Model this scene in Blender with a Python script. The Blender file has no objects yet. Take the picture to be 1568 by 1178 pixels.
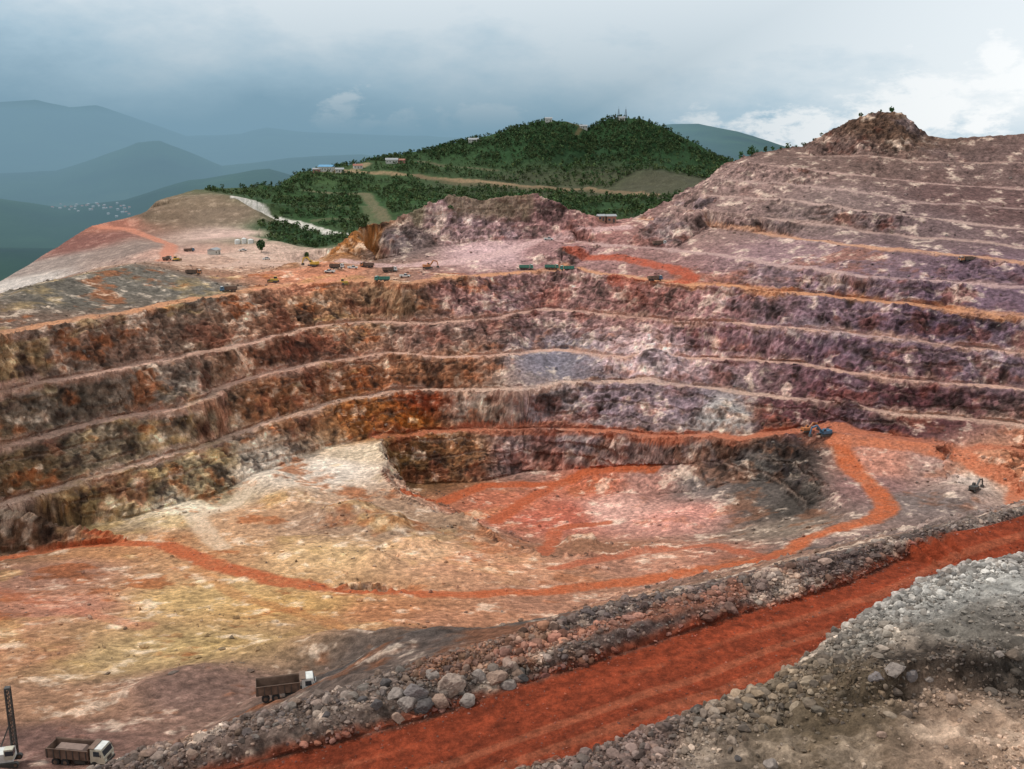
import bpy, math, random, time
import numpy as np
from mathutils import Vector
from mathutils.geometry import delaunay_2d_cdt
T0=time.time()
rng=np.random.default_rng(7); random.seed(7)
scene=bpy.context.scene
# ---------------------------------------------------------------- survey helpers
F=1540.0; PITCH=math.radians(13.1); SP,CP=math.sin(PITCH),math.cos(PITCH)
def ray(u,v):
    a=(u-784)/F; b=-(v-589)/F
    return (a, CP+b*SP, -SP+b*CP)
def P(u,v,h):          # surveyed point, known depth h below the viewpoint station
    d=ray(u,v); t=-h/d[2]; return (d[0]*t,d[1]*t,-h)
def D(u,v,y):          # surveyed point, known northing y
    d=ray(u,v); t=y/d[1]; return (d[0]*t,y,d[2]*t)
# ---------------------------------------------------------------- noise
def _h(ix,iy,iz,s):
    n=(ix*np.uint32(374761393)+iy*np.uint32(668265263)+iz*np.uint32(2147483647)+np.uint32(s*1013904223 & 0xffffffff))
    n=(n^(n>>np.uint32(13)))*np.uint32(1274126177); n=(n^(n>>np.uint32(16)))*np.uint32(2246822519); n^=n>>np.uint32(15)
    return (n&np.uint32(0xffffff)).astype(np.float32)/np.float32(16777216.0)
def noise(x,y,z,s=0):
    x=x.astype(np.float32);y=y.astype(np.float32);z=np.broadcast_to(np.asarray(z,dtype=np.float32),x.shape)
    fx,fy,fz=np.floor(x),np.floor(y),np.floor(z)
    ix,iy,iz=[a.astype(np.int32).astype(np.uint32) for a in (fx,fy,fz)]
    x=x-fx;y=y-fy;z=z-fz
    x=x*x*(3-2*x);y=y*y*(3-2*y);z=z*z*(3-2*z)
    o=np.uint32(1)
    a=_h(ix,iy,iz,s)*(1-x)+_h(ix+o,iy,iz,s)*x
    b=_h(ix,iy+o,iz,s)*(1-x)+_h(ix+o,iy+o,iz,s)*x
    c=_h(ix,iy,iz+o,s)*(1-x)+_h(ix+o,iy,iz+o,s)*x
    d=_h(ix,iy+o,iz+o,s)*(1-x)+_h(ix+o,iy+o,iz+o,s)*x
    return ((a*(1-y)+b*y)*(1-z)+(c*(1-y)+d*y)*z)*2-1
def fbm(x,y,z,sc,o=3,s=0,ridged=False,gain=.5):
    r=0;a=1;t=0
    for k in range(o):
        n=noise(x/sc,y/sc,z/sc,s+k*17)
        if ridged: n=1-2*np.abs(n)
        r=r+a*n;t+=a;a*=gain;sc*=.5
    return r/t
def sst(a,b,x):
    t=np.clip((x-a)/(b-a),0,1); return t*t*(3-2*t)
# ---------------------------------------------------------------- survey break lines
PTS=[]
def resample(pl,step=3.0):
    pl=np.array(pl,float); out=[]
    for a,b in zip(pl[:-1],pl[1:]):
        L=np.linalg.norm(b[:2]-a[:2]); st=max(step,0.5*(abs(a[1])+abs(b[1]))/140)
        n=max(1,int(L/st))
        for i in range(n): out.append(a+(b-a)*i/n)
    out.append(pl[-1]); return np.array(out)
def line(pl,step=3.0,jit=0.0):
    r=resample(pl,step)
    if jit: 
        r[:,0]+=jit*noise(r[:,0]/9,r[:,1]/9,r[:,0]*0,3); r[:,1]+=jit*noise(r[:,0]/9,r[:,1]/9,r[:,0]*0,9)
    PTS.extend(map(tuple,r)); return r
def pts(*a): PTS.extend(a)
BENCH=[]
def bench(pl,w0,w1,col,byy=False,paintw=None):
    c=resample([(D if byy else P)(*p) for p in pl],3.0)
    z0=c[:,0]*0
    x_,y_=c[:,0].copy(),c[:,1].copy()
    c[:,0]+=1.9*noise(x_/14,y_/14,z0,3)+1.3*noise(x_/5,y_/5,z0,4); c[:,1]+=1.9*noise(x_/14,y_/14,z0,9)+1.3*noise(x_/5,y_/5,z0,10)
    c[:,2]+=.7*noise(x_/25,y_/25,z0,12)+.3*noise(x_/7,y_/7,z0,13)
    k=4
    pad=np.vstack([np.repeat(c[:1],k,0),c,np.repeat(c[-1:],k,0)])
    t=pad[2*k:]-pad[:-2*k]; t=t[:,:2]; t/=np.linalg.norm(t,axis=1)[:,None]+1e-6
    n=np.stack([-t[:,1],t[:,0]],1)
    w=np.linspace(w0,w1,len(c))*(1+.55*noise(x_/16,y_/16,z0,21))
    toe=c.copy(); toe[:,:2]+=n*w[:,None]; toe[:,2]+=.3
    PTS.extend(map(tuple,c)); PTS.extend(map(tuple,toe))
    BENCH.append(((c+toe)/2,paintw or w.mean(),col))
PK=(204,162,142)
bench([(-150,560,58),(0,515,58),(150,490,58),(300,462,58),(450,438,58.5),(560,432,59),(620,436,58.5),(700,428,58),(790,420,58),(860,415,58),(950,424,58),(1010,430,58),(1060,436,58.5),(1200,452,60),(1400,470,60.5),(1568,485,61),(1800,510,62)],9,4.5,(206,146,108))
bench([(-150,645,73.5),(0,600,73.5),(150,575,73.5),(250,555,73.5),(350,535,73.5),(440,515,74),(520,501,74.5),(570,493,74.5),(640,497,74.5),(700,495,74.5),(760,488,74),(830,476,73),(900,481,73),(1000,489,73),(1200,505,71.5),(1400,525,72),(1568,543,73),(1800,570,74)],5.5,4,PK)
bench([(-150,735,88),(0,685,88),(60,672,88),(150,652,88),(250,635,88),(350,597,86),(420,571,84),(500,555,84.5),(600,542,85.5),(680,548,86),(760,545,87),(830,538,87),(870,536,87),(950,550,87),(1000,550,87),(1060,549,86),(1200,560,84),(1400,588,84.5),(1568,600,84),(1800,630,85)],5,4,PK)
bench([(-150,838,101),(0,775,101),(150,735,101),(250,705,101),(350,672,101),(420,650,99),(500,620,98),(600,603,98),(700,600,98),(800,597,97),(870,590,96),(950,588,95),(1010,592,95),(1100,600,94.5),(1200,612,93),(1400,640,94.5),(1568,655,94),(1800,690,95)],5,4,(202,166,146))
bench([(578,673,111),(640,666,112),(700,660,112),(800,656,112.5),(870,658,111.5),(960,665,109),(1040,672,108.5),(1130,672,105),(1230,662,101),(1300,666,100),(1400,680,100),(1480,692,100),(1568,700,100),(1800,730,101)],4.5,7,(182,108,80))
bench([(870,371,47),(940,377,47.5),(1010,382,48),(1100,395,49),(1200,410,50.5),(1300,424,51.5),(1400,431,52),(1568,439,52.5),(1800,460,54)],5.5,5,(190,156,148))
bench([(985,338,37.5),(1070,347,38.5),(1150,358,40.5),(1240,372,42),(1400,388,43),(1568,405,45.5),(1800,430,48)],6,6,(200,148,118))
bench([(1030,318,540),(1060,324,530),(1240,345,498),(1400,365,460),(1568,380,437),(1800,405,415)],5,5,(182,150,138),True)
bench([(1080,302,550),(1200,308,528),(1350,328,488),(1500,345,470),(1568,352,460),(1800,380,440)],5.5,5.5,(190,158,146),True)
bench([(1100,276,566),(1200,284,548),(1300,296,524),(1450,314,500),(1568,322,487),(1800,345,470)],5,5,(180,150,140),True)
bench([(1140,252,575),(1300,268,549),(1450,283,530),(1568,290,518),(1800,305,500)],5.5,5.5,(188,154,142),True)
bench([(1230,240,585),(1330,240,572),(1450,250,560),(1568,252,548),(1800,262,530)],5,5,(175,143,130),True)
SKY=[D(560,347,532),D(600,341,536),(D(650,316,542)),D(690,299,546),D(740,307,550),D(780,301,551),D(820,297,552),D(868,320,552),D(930,338,557),D(980,334,562),D(1000,322,566),D(1040,300,578),D(1090,270,592),D(1112,252,602),D(1160,234,606),D(1230,224,606),D(1275,200,602),D(1320,179,600),D(1350,171,600),D(1380,174,598),D(1407,207,594),D(1450,212,590),D(1568,205,585),D(1700,200,580),D(1850,210,575)]
line(SKY,4,.8)
b=np.array(resample(SKY,10)); 
for p in b: pts((p[0]*1.05,p[1]+45,p[2]-26),(p[0]*1.15,p[1]+130,min(p[2]-45,-64)))
# knoll and upper pads
line([D(525,385,520),D(545,360,526),D(560,347,532)]); line([D(520,402,500),D(560,400,505),D(600,398,505),D(640,381,520),D(750,369,532),D(850,364,535),D(920,350,540)])
line([D(600,412,489),D(700,403,497),D(800,402,503),D(860,380,512)])
line([D(650,352,535),D(700,345,538),D(780,340,542),D(850,345,543)])
# left plateau / dumps
line([D(-150,480,320),D(0,462,352),D(60,437,385),D(200,408,430),D(260,420,430),D(330,436,425),(D(360,440,440))])
line([D(0,455,372),D(60,434,400),D(200,406,446),D(330,428,450)])
line([P(-150,560,70),P(-260,600,75)])
DUMPED=[D(-60,470,600),D(0,432,650),D(60,395,720),D(140,345,800),D(190,335,830),D(240,333,860)]
line(DUMPED,6,1)
for p in resample(DUMPED,15): pts((p[0]-70,p[1]+60,p[2]-60),(p[0]-190,p[1]+240,-200),(p[0]-420,p[1]+560,-330))
line([D(150,352,790),D(200,365,730),D(245,388,640),D(300,392,620)],6)
pts(D(60,436,520),D(0,449,540),D(150,410,520),D(230,402,500),D(110,425,500))
line([D(240,308,880),D(300,303,885),D(355,300,885),D(385,318,860),D(415,346,810)],5)
line([D(205,345,800),D(225,325,830),D(240,308,880)],5)
line([D(205,352,780),D(260,364,750),D(330,366,735),D(400,362,740)],6)
pts(D(300,290,960),D(260,372,720),D(300,385,680),D(350,375,700),D(400,390,650),D(350,395,620),D(450,402,600),D(430,415,520),D(380,420,520),D(520,408,560),D(480,410,540),D(560,405,530),D(320,410,540))
# green hills behind
line([D(425,372,690),D(480,385,690),D(530,378,680)],8)
pts(D(420,303,1000),D(400,330,880),D(440,345,850),D(500,358,820),D(560,345,850),D(480,325,900),D(560,320,930),D(640,320,900),D(720,325,850),D(800,320,830),D(900,335,800),D(1000,330,800))
line([D(455,283,1080),D(560,290,1060),D(700,293,1050),D(850,297,1010),D(1000,305,960),D(1100,300,900)],10)
line([D(455,272,1140),D(560,270,1120),D(690,276,1110),D(850,282,1080),D(1000,285,1020),D(1100,280,960)],10)
line([D(456,264,1150),D(500,258,1160),D(560,249,1190),D(600,247,1200),D(700,252,1180),D(850,262,1120),D(1000,262,1060)],10)
RID=[D(456,264,1160),D(500,262,1200),D(560,246,1230),D(640,233,1260),D(710,216,1270),D(770,201,1260),D(820,186,1250),D(845,181,1250),D(870,186,1250),D(900,197,1255),D(930,184,1240),D(955,178,1230),D(985,181,1225),D(1010,193,1220),D(1060,215,1200),D(1100,240,1180),D(1150,258,1150),D(1300,280,1100),D(1700,290,1100)]
line(RID,8,3)
line([D(800,225,1190),D(845,215,1195),D(880,228,1190)],10);line([D(925,225,1170),D(960,205,1180),D(1010,225,1160)],10);pts(D(903,240,1180),D(903,218,1225))
for p in resample(RID,30): pts((p[0]*1.02,p[1]+70,p[2]-35),(p[0]*1.1,p[1]+300,-170),(p[0]*1.3,p[1]+750,-345))
# pit floor
line([(P(-150,900,109)),P(0,828,111),P(130,804,112),P(200,794,112),P(300,762,112),P(370,738,112),P(440,708,112),P(500,682,111.5),P(560,674,111.2)],3,.8)
RIM=[(582,678,111.5),(583,700,112.5),(592,740,113.5),(615,765,114),(660,785,115),(720,805,116),(760,835,115),(830,855,114),(900,858,113.5),(1000,842,115),(1130,838,113),(1200,840,110),(1270,815,108),(1310,785,109),(1290,755,109),(1245,720,108),(1235,690,106)]
line([P(*p) for p in RIM],3,1)
rr_=resample([P(*p) for p in RIM[:10]],3); 
line([(x,y-3,z+1.8) for x,y,z in rr_],3,1.2)
line([P(597,737,126),P(640,765,126.5),P(700,785,127),P(760,808,127),P(820,835,125),P(900,838,123.5),P(1000,818,124),P(1100,815,122),P(1180,808,117),P(1232,790,115),P(1212,762,116),P(1180,738,116),P(1130,735,117)],3,.6)
line([P(597,737,126),P(650,742,127.5),P(740,738,128.5),P(800,724,128.5),P(880,718,125),P(960,712,120.5),P(1040,712,118),P(1130,705,112),P(1180,690,107.5),P(1225,684,105)],3,.6)
pts(P(900,750,128),P(900,800,127),P(1000,760,126),P(1080,790,123),P(820,780,128),P(1090,750,121),
 P(0,1178,72),P(0,1100,76),P(0,1000,86),P(0,900,100),P(200,1178,71),P(200,1100,76),P(200,1000,87),P(200,900,101),P(200,830,110),
 P(400,1060,79),P(400,1000,86),P(400,950,94),P(400,900,101),P(400,830,108),P(400,770,112),P(480,720,112),P(540,700,112),
 P(600,1000,88),P(600,950,95),P(600,900,102),P(600,850,107),P(600,800,111),P(800,960,97),P(800,900,105),P(1000,900,107),P(1100,870,108),P(1200,870,105),
 P(1340,720,106),P(1450,740,107),P(1560,760,108),P(1450,700,103),P(1568,718,104),P(1350,800,108),P(1300,830,106),P(1450,800,106),P(-200,1000,86),P(-200,1178,70),P(1800,760,106),P(1800,740,104))
# haul road
ROAD_IN=[P(1850,740,50),P(1568,803,50),P(1400,846,50),P(1300,893,50),P(1200,922,50),P(1100,950,50),P(1000,985,50),P(880,1022,50.5),P(760,1062,51.5),P(650,1100,52.5),P(400,1166,54.5),P(200,1225,57),P(0,1290,58)]
ROAD_OUT=[P(1850,790,50),P(1568,852,50),P(1470,866,50),P(1400,896,50),P(1330,944,50),P(1290,972,50),P(1230,1012,50),P(1190,1040,50),P(1030,1102,50.2),P(960,1136,50.8),P(820,1180,51.8),P(600,1250,53.5),P(300,1340,56)]
BERM_OUT=[P(1850,728,48.5),P(1568,789,48.3),P(1400,829,48.3),P(1250,860,48.3),P(1100,898,48.5),P(960,920,48.8),P(870,944,49),P(760,980,49.8),P(690,1010,50.5),P(560,1050,52),P(400,1098,54),P(250,1145,56),P(150,1182,57.5),P(0,1225,58.5)]
line(ROAD_IN,2);line(ROAD_OUT,2);line(BERM_OUT,2,1)
bi=resample(ROAD_IN,2.5)
line([(x-.5,y+1.8,z+1.3) for x,y,z in bi],2,.5)
MOUND=[(1850,795,46),(1568,860,45.5),(1470,872,45.5),(1400,902,46),(1330,952,46.5),(1290,982,46.5),(1230,1020,46.8),(1190,1050,47.5),(1030,1110,48.6),(960,1146,49.3),(820,1186,50.6),(600,1258,52.5)]
line([P(*p) for p in MOUND],2,.9)
line([P(1300,1055,45),P(1330,1035,43.6),P(1400,1015,42.5),P(1480,1005,41.8),P(1568,1003,41.5),P(1800,1005,41)],2,.6)
line([P(1300,1095,46),P(1320,1085,45.3),P(1410,1062,45),P(1480,1060,44.7),P(1568,1062,44.5),P(1800,1062,44)],2,.6)
pts(P(1500,930,42.8),P(1568,920,42.5),P(1700,950,42),P(1350,1150,45.9),P(1200,1120,47.5),P(1100,1178,48),P(1568,1178,44.8),P(1400,1178,45.8),P(1750,1150,44),P(900,1250,49))
for a in range(-40,41,8):
    t=math.radians(a); s,c=math.sin(t),math.cos(t)
    pts((26*s,26*c,-38),(45*s,45*c,-45))
    for R,zz in ((2600,-350),(5000,-350),(9000,-350),(16000,-350),(32000,-350)): pts((R*s*1.02,R*c*1.02,zz))
# ---------------------------------------------------------------- TIN
pa=np.array(PTS,float)
dv,_,dfc,ov,_,_=delaunay_2d_cdt([Vector((p[0],p[1])) for p in pa],[],[],0,1e-4,True)
dz=np.array([pa[o[0]][2] if o else 0 for o in ov]); dx=np.array([[v[0],v[1]] for v in dv])
print('TIN',len(dv),len(dfc),time.time()-T0)
NC=1000; TH=np.linspace(math.radians(-35),math.radians(35),NC)
def seg(a,b,n): return np.exp(np.linspace(math.log(a),math.log(b),n,endpoint=False))
R=np.concatenate([seg(30,70,90),seg(70,140,370),seg(140,320,300),seg(320,480,520),seg(480,640,260),seg(640,1500,260),seg(1500,30000,170)])
NR=len(R)
st=np.sin(TH);ct=np.cos(TH)
X=(R[:,None]*st[None]);Y=(R[:,None]*ct[None]);Z=np.full(X.shape,-350.0)
th_v=np.arctan2(dx[:,0],dx[:,1]);r_v=np.hypot(dx[:,0],dx[:,1])
def segd(a,b):
    d=b-a;L=d@d
    t=0 if L==0 else min(1,max(0,-(a@d)/L)); return np.hypot(*(a+d*t))
for f in dfc:
    i,j,k=f
    ta=th_v[[i,j,k]]
    c0=np.searchsorted(TH,ta.min()-1e-6);c1=np.searchsorted(TH,ta.max()+1e-6)
    if c1<=c0: continue
    A,B,C=dx[i],dx[j],dx[k]
    rm=min(segd(A,B),segd(B,C),segd(C,A))
    r0=np.searchsorted(R,rm-1e-3);r1=np.searchsorted(R,r_v[[i,j,k]].max()+1e-3)
    if r1<=r0: continue
    det=(B[1]-C[1])*(A[0]-C[0])+(C[0]-B[0])*(A[1]-C[1])
    if abs(det)<1e-9: continue
    x=X[r0:r1,c0:c1]-C[0];y=Y[r0:r1,c0:c1]-C[1]
    l1=((B[1]-C[1])*x+(C[0]-B[0])*y)/det;l2=((C[1]-A[1])*x+(A[0]-C[0])*y)/det;l3=1-l1-l2
    m=(l1>=-1e-5)&(l2>=-1e-5)&(l3>=-1e-5)
    zz=l1*dz[i]+l2*dz[j]+l3*dz[k]
    Z[r0:r1,c0:c1][m]=zz[m]
print('raster',time.time()-T0)
# distant ranges
def ridge(R0,w,prof,seed):
    a=np.array([math.atan((u-784)/F) for u,_ in prof]); hh=[]
    for u,v in prof: hh.append(D(u,v,R0)[2]+350)
    H=np.interp(TH,a,hh)
    rr=slice(np.searchsorted(R,1600),NR)
    x,y=X[rr],Y[rr]
    s=np.exp(-((R[rr]-R0)/w)**2)[:,None]
    n=fbm(x,y,x*0,w*.5,4,seed,True)
    z=-350+H[None]*s*(1+.18*(n-1)*(1.3-s))
    Z[rr]=np.maximum(Z[rr],z)
ridge(15000,4000,[(-400,150),(0,165),(50,161),(80,158),(130,168),(170,165),(220,180),(300,208),(380,204),(420,194),(480,200),(600,205),(760,212),(900,205),(980,192),(1020,188),(1060,188),(1120,200),(1200,225),(1700,225)],5)
ridge(8000,1400,[(-400,240),(0,262),(100,258),(160,240),(225,217),(260,213),(300,228),(350,250),(450,240),(560,235),(700,250),(1700,260)],8)
ridge(4800,900,[(-400,300),(0,292),(100,310),(200,300),(300,272),(420,255),(500,275),(1700,290)],11)
ridge(3300,500,[(-400,370),(-100,355),(0,365),(100,370),(250,345),(350,310),(450,300),(1700,300)],14)
Z0=Z.copy()
# ---------------------------------------------------------------- intersections of sight lines with the ground
def hit(u,v,ZZ=None):
    ZZ=Z if ZZ is None else ZZ
    d=ray(u,v); hl=math.hypot(d[0],d[1]); t=math.atan2(d[0],d[1])
    c=int(round((t-TH[0])/(TH[1]-TH[0]))); c=min(max(c,0),NC-1)
    rz=R*(d[2]/hl); m=ZZ[:,c]>rz
    i=int(np.argmax(m)) if m.any() else NR-1
    r=R[i]; return (r*math.sin(t),r*math.cos(t),ZZ[i,c])
# ---------------------------------------------------------------- local landforms
def bump(u,v,h,rad,sx=1):
    p=hit(u,v,Z0); d=((X-p[0])/sx)**2+(Y-p[1])**2; Z[:]=Z+h*np.exp(-d/rad**2)
for a in [(545,790,4,7),(500,795,2.5,6),(590,805,3.5,7),(640,835,2.5,6),(890,842,4,6),(575,897,-6.5,4.5,1.6),(570,862,2.5,5),(700,800,2,5),(540,1000,2,8,2),(350,760,-2,9),(450,760,2.5,10),(1040,800,2,8),(960,765,2,7),(1000,555,3,7),(1000,562,2,10),(1480,760,3,8),(1540,700,2,8),(1100,630,3,6),(480,850,1.5,8),(300,1040,2,7),(220,1065,1.5,4),(440,412,2.5,9),(500,412,3,9),(340,400,3,9),(1290,640,3,6),(880,425,2,5),(420,735,2.5,8),(330,800,1.5,9,2),(560,1010,3.5,7,2.5),(630,1005,3,6,1.5)]: bump(*a)
# ---------------------------------------------------------------- masks
def dline(pl,ext):
    d=np.full(X.shape,1e6,np.float32);h=np.zeros(X.shape,np.float32)
    for a,b in zip(pl[:-1],pl[1:]):
        x0,x1=min(a[0],b[0])-ext,max(a[0],b[0])+ext;y0,y1=min(a[1],b[1])-ext,max(a[1],b[1])+ext
        rmin=math.hypot(max(0,max(x0,-x1)),max(y0,1));rmax=math.hypot(max(abs(x0),abs(x1)),y1)
        cs=[math.atan2(xx,max(yy,1)) for xx in(x0,x1) for yy in(y0,y1)]
        r0,r1=np.searchsorted(R,rmin),np.searchsorted(R,rmax);c0,c1=np.searchsorted(TH,min(cs)),np.searchsorted(TH,max(cs))
        if r1<=r0 or c1<=c0: continue
        x=X[r0:r1,c0:c1]-a[0];y=Y[r0:r1,c0:c1]-a[1];vx,vy=b[0]-a[0],b[1]-a[1];L=vx*vx+vy*vy+1e-9
        t=np.clip((x*vx+y*vy)/L,0,1);dd=np.hypot(x-t*vx,y-t*vy)
        S=d[r0:r1,c0:c1];m=dd<S;S[m]=dd[m];h[r0:r1,c0:c1][m]=(a[2]+t*(b[2]-a[2]))[m]
    return d,h
def inpoly(pl):
    pl=np.array(pl);m=np.zeros(X.shape,bool)
    for a,b in zip(pl,np.roll(pl,-1,0)):
        c=((a[1]>Y)!=(b[1]>Y)); c&=X<(b[0]-a[0])*(Y-a[1])/(b[1]-a[1]+1e-12)+a[0]; m^=c
    return m
haul=inpoly([p for p in ROAD_IN]+[p for p in ROAD_OUT[::-1]])
berm=inpoly(ROAD_IN+BERM_OUT[::-1])
moundm=inpoly([P(*p) for p in MOUND]+[(20,20,0),(60,30,0),(140,60,0)])
def normals(X,Y,Z):
    P3=np.stack([X,Y,Z],-1).astype(np.float32)
    gu=np.gradient(P3,axis=1);gv=np.gradient(P3,axis=0)
    n=np.cross(gu,gv);n/=np.linalg.norm(n,axis=-1,keepdims=True)+1e-9
    return n
N=normals(X,Y,Z)
slope=1-N[...,2]
dist=R[:,None]
dumpz=sst(560,620,dist)*sst(-110,-150,X)
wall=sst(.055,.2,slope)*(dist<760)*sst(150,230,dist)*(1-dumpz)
Xf,Yf,Zf=[a.astype(np.float32) for a in (X,Y,Z)]
n9=fbm(Xf,Yf,Zf*.6,11,3,1); n3=fbm(Xf,Yf,Zf,3.4,3,30,True); ng=fbm(Xf,Yf,Zf*.12,5,3,60,True); n1=noise(Xf/1.1,Yf/1.1,Zf/1.1,77); n05=noise(Xf/.5,Yf/.5,Zf/.5,78)
nz_=fbm(Xf,Yf,Zf*3.0,9,3,95,True)
print('noise',time.time()-T0)
# sub-ledges inside each bench face (blasting lifts)
ph=(Zf+1.6*noise(Xf/22,Yf/22,Zf*0,96)+.8*noise(Xf/6,Yf/6,Zf*0,97))/4.6
fr=ph-np.floor(ph); lm=sst(-.25,.15,noise(Xf/30,Yf/30,Zf/6,98))
disp=wall*(1.2*n9+1.15*(n3-.1)+1.2*(ng-.1)+.5*nz_+.6*n1+.9*lm*(.5-fr))
flat=(1-wall)*(dist<760)*(1-.7*dumpz)
rub=np.clip(berm*1.0+moundm*.9,0,1)*~haul
floorr=.35*n9+.38*np.clip(n3,0,1)*sst(-.15,.4,n9+ng*.5)+.13*n1
disp=disp*(1-rub)+flat*floorr*(1-rub)*(1-haul)+rub*(.5*n9+.6*n3+.32*n1+.18*n05)
disp=disp*(1-haul)+haul*(.10*n9+.04*n1+.03*n05)
far=(dist>=640)&(dist<1600)
ftex=fbm(Xf,Yf,Zf*0,28,4,91)
disp=disp+far*sst(640,720,dist)*ftex*3.0*(1-.8*dumpz*(X<-.25*Y))
Xd=X+N[...,0]*disp;Yd=Y+N[...,1]*disp;Zd=Z+N[...,2]*disp
# ---------------------------------------------------------------- colours
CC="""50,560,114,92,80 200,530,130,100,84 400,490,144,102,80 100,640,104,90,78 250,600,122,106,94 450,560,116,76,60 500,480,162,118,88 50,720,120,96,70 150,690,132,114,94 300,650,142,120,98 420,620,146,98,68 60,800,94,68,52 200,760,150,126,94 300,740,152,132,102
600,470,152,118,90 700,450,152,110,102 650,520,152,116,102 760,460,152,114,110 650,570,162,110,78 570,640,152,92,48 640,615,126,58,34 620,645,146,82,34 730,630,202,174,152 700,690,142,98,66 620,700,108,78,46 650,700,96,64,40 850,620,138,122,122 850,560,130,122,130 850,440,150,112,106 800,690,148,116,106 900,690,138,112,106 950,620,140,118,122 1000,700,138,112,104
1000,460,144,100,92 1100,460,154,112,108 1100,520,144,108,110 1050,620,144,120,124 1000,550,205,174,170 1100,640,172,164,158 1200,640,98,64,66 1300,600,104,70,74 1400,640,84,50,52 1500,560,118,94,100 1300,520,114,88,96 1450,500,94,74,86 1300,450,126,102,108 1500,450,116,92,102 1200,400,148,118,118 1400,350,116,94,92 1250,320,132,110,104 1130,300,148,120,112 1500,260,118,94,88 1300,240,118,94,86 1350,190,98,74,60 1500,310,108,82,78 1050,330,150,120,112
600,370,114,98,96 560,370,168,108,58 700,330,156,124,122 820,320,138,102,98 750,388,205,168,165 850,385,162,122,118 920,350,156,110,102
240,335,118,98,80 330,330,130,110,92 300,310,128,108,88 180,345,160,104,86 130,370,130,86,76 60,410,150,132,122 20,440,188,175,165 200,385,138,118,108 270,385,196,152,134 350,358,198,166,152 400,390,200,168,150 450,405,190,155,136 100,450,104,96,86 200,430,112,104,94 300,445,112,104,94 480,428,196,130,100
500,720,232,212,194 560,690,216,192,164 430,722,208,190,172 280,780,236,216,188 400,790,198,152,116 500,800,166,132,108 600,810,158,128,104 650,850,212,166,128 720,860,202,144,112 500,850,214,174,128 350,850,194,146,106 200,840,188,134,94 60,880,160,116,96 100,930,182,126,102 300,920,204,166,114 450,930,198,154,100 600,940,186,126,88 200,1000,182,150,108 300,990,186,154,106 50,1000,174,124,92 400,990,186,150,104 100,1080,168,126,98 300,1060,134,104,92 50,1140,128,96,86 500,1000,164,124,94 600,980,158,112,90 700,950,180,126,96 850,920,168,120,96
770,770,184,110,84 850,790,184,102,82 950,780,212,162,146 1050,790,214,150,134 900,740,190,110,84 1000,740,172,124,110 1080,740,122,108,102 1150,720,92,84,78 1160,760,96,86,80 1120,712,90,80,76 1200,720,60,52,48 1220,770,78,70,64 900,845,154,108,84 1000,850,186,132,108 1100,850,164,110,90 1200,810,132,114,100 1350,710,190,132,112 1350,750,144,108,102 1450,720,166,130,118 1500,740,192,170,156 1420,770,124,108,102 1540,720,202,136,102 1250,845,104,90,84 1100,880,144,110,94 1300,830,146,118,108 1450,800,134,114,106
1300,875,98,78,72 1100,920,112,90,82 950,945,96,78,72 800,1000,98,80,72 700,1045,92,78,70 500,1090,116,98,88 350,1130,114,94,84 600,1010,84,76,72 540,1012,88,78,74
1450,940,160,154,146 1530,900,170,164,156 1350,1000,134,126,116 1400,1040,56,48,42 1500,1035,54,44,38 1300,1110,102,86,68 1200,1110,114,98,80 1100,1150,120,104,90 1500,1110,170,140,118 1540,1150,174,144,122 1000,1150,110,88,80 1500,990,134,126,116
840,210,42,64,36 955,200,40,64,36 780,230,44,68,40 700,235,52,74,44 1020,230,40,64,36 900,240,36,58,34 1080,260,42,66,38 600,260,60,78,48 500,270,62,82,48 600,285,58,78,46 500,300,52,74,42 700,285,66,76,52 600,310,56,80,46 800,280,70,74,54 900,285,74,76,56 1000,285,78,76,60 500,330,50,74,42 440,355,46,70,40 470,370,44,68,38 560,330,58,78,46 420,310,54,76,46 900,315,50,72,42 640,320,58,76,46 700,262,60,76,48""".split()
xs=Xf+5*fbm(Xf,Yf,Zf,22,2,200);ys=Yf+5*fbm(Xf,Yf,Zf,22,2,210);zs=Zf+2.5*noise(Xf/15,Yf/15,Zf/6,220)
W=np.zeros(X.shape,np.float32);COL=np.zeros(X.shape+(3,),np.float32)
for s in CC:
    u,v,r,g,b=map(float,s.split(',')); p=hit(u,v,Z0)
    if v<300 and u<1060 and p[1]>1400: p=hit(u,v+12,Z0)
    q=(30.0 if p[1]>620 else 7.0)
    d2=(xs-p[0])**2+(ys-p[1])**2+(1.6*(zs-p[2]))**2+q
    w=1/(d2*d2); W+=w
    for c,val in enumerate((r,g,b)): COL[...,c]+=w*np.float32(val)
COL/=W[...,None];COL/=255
print('idw',time.time()-T0)
cA=fbm(Xf,Yf,Zf*1.4,16,5,300,gain=.65);cB=fbm(Xf,Yf,Zf,6,5,330,gain=.7);cC=fbm(Xf,Yf,Zf*.5,2.4,3,360,gain=.8);cD=fbm(Xf,Yf,Zf*1.8,26,5,390,gain=.65)
mine=((dist<640)|(COL[...,0]>COL[...,1]*1.05))&(dist<1400)
def mixc(col,m):
    c=np.array(col,np.float32)/255; m=m[...,None]
    COL[:]=COL*(1-m)+c*m
mf=mine.astype(np.float32)*(1-haul)*(1-.7*dumpz)
leftish=sst(40,-60,Xf)
mixc((160,86,48),mf*(.3+.3*leftish)*sst(.14,.36,cA)*(dist<480)*(1-moundm))
mixc((218,194,172),mf*.6*sst(.12,.36,cB)*(1-.5*moundm))
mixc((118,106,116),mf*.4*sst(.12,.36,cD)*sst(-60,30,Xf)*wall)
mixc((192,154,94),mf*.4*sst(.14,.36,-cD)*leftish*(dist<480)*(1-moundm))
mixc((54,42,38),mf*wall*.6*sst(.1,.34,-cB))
mixc((122,62,46),mf*wall*.4*sst(.14,.36,-cA)*(dist>300))
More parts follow.
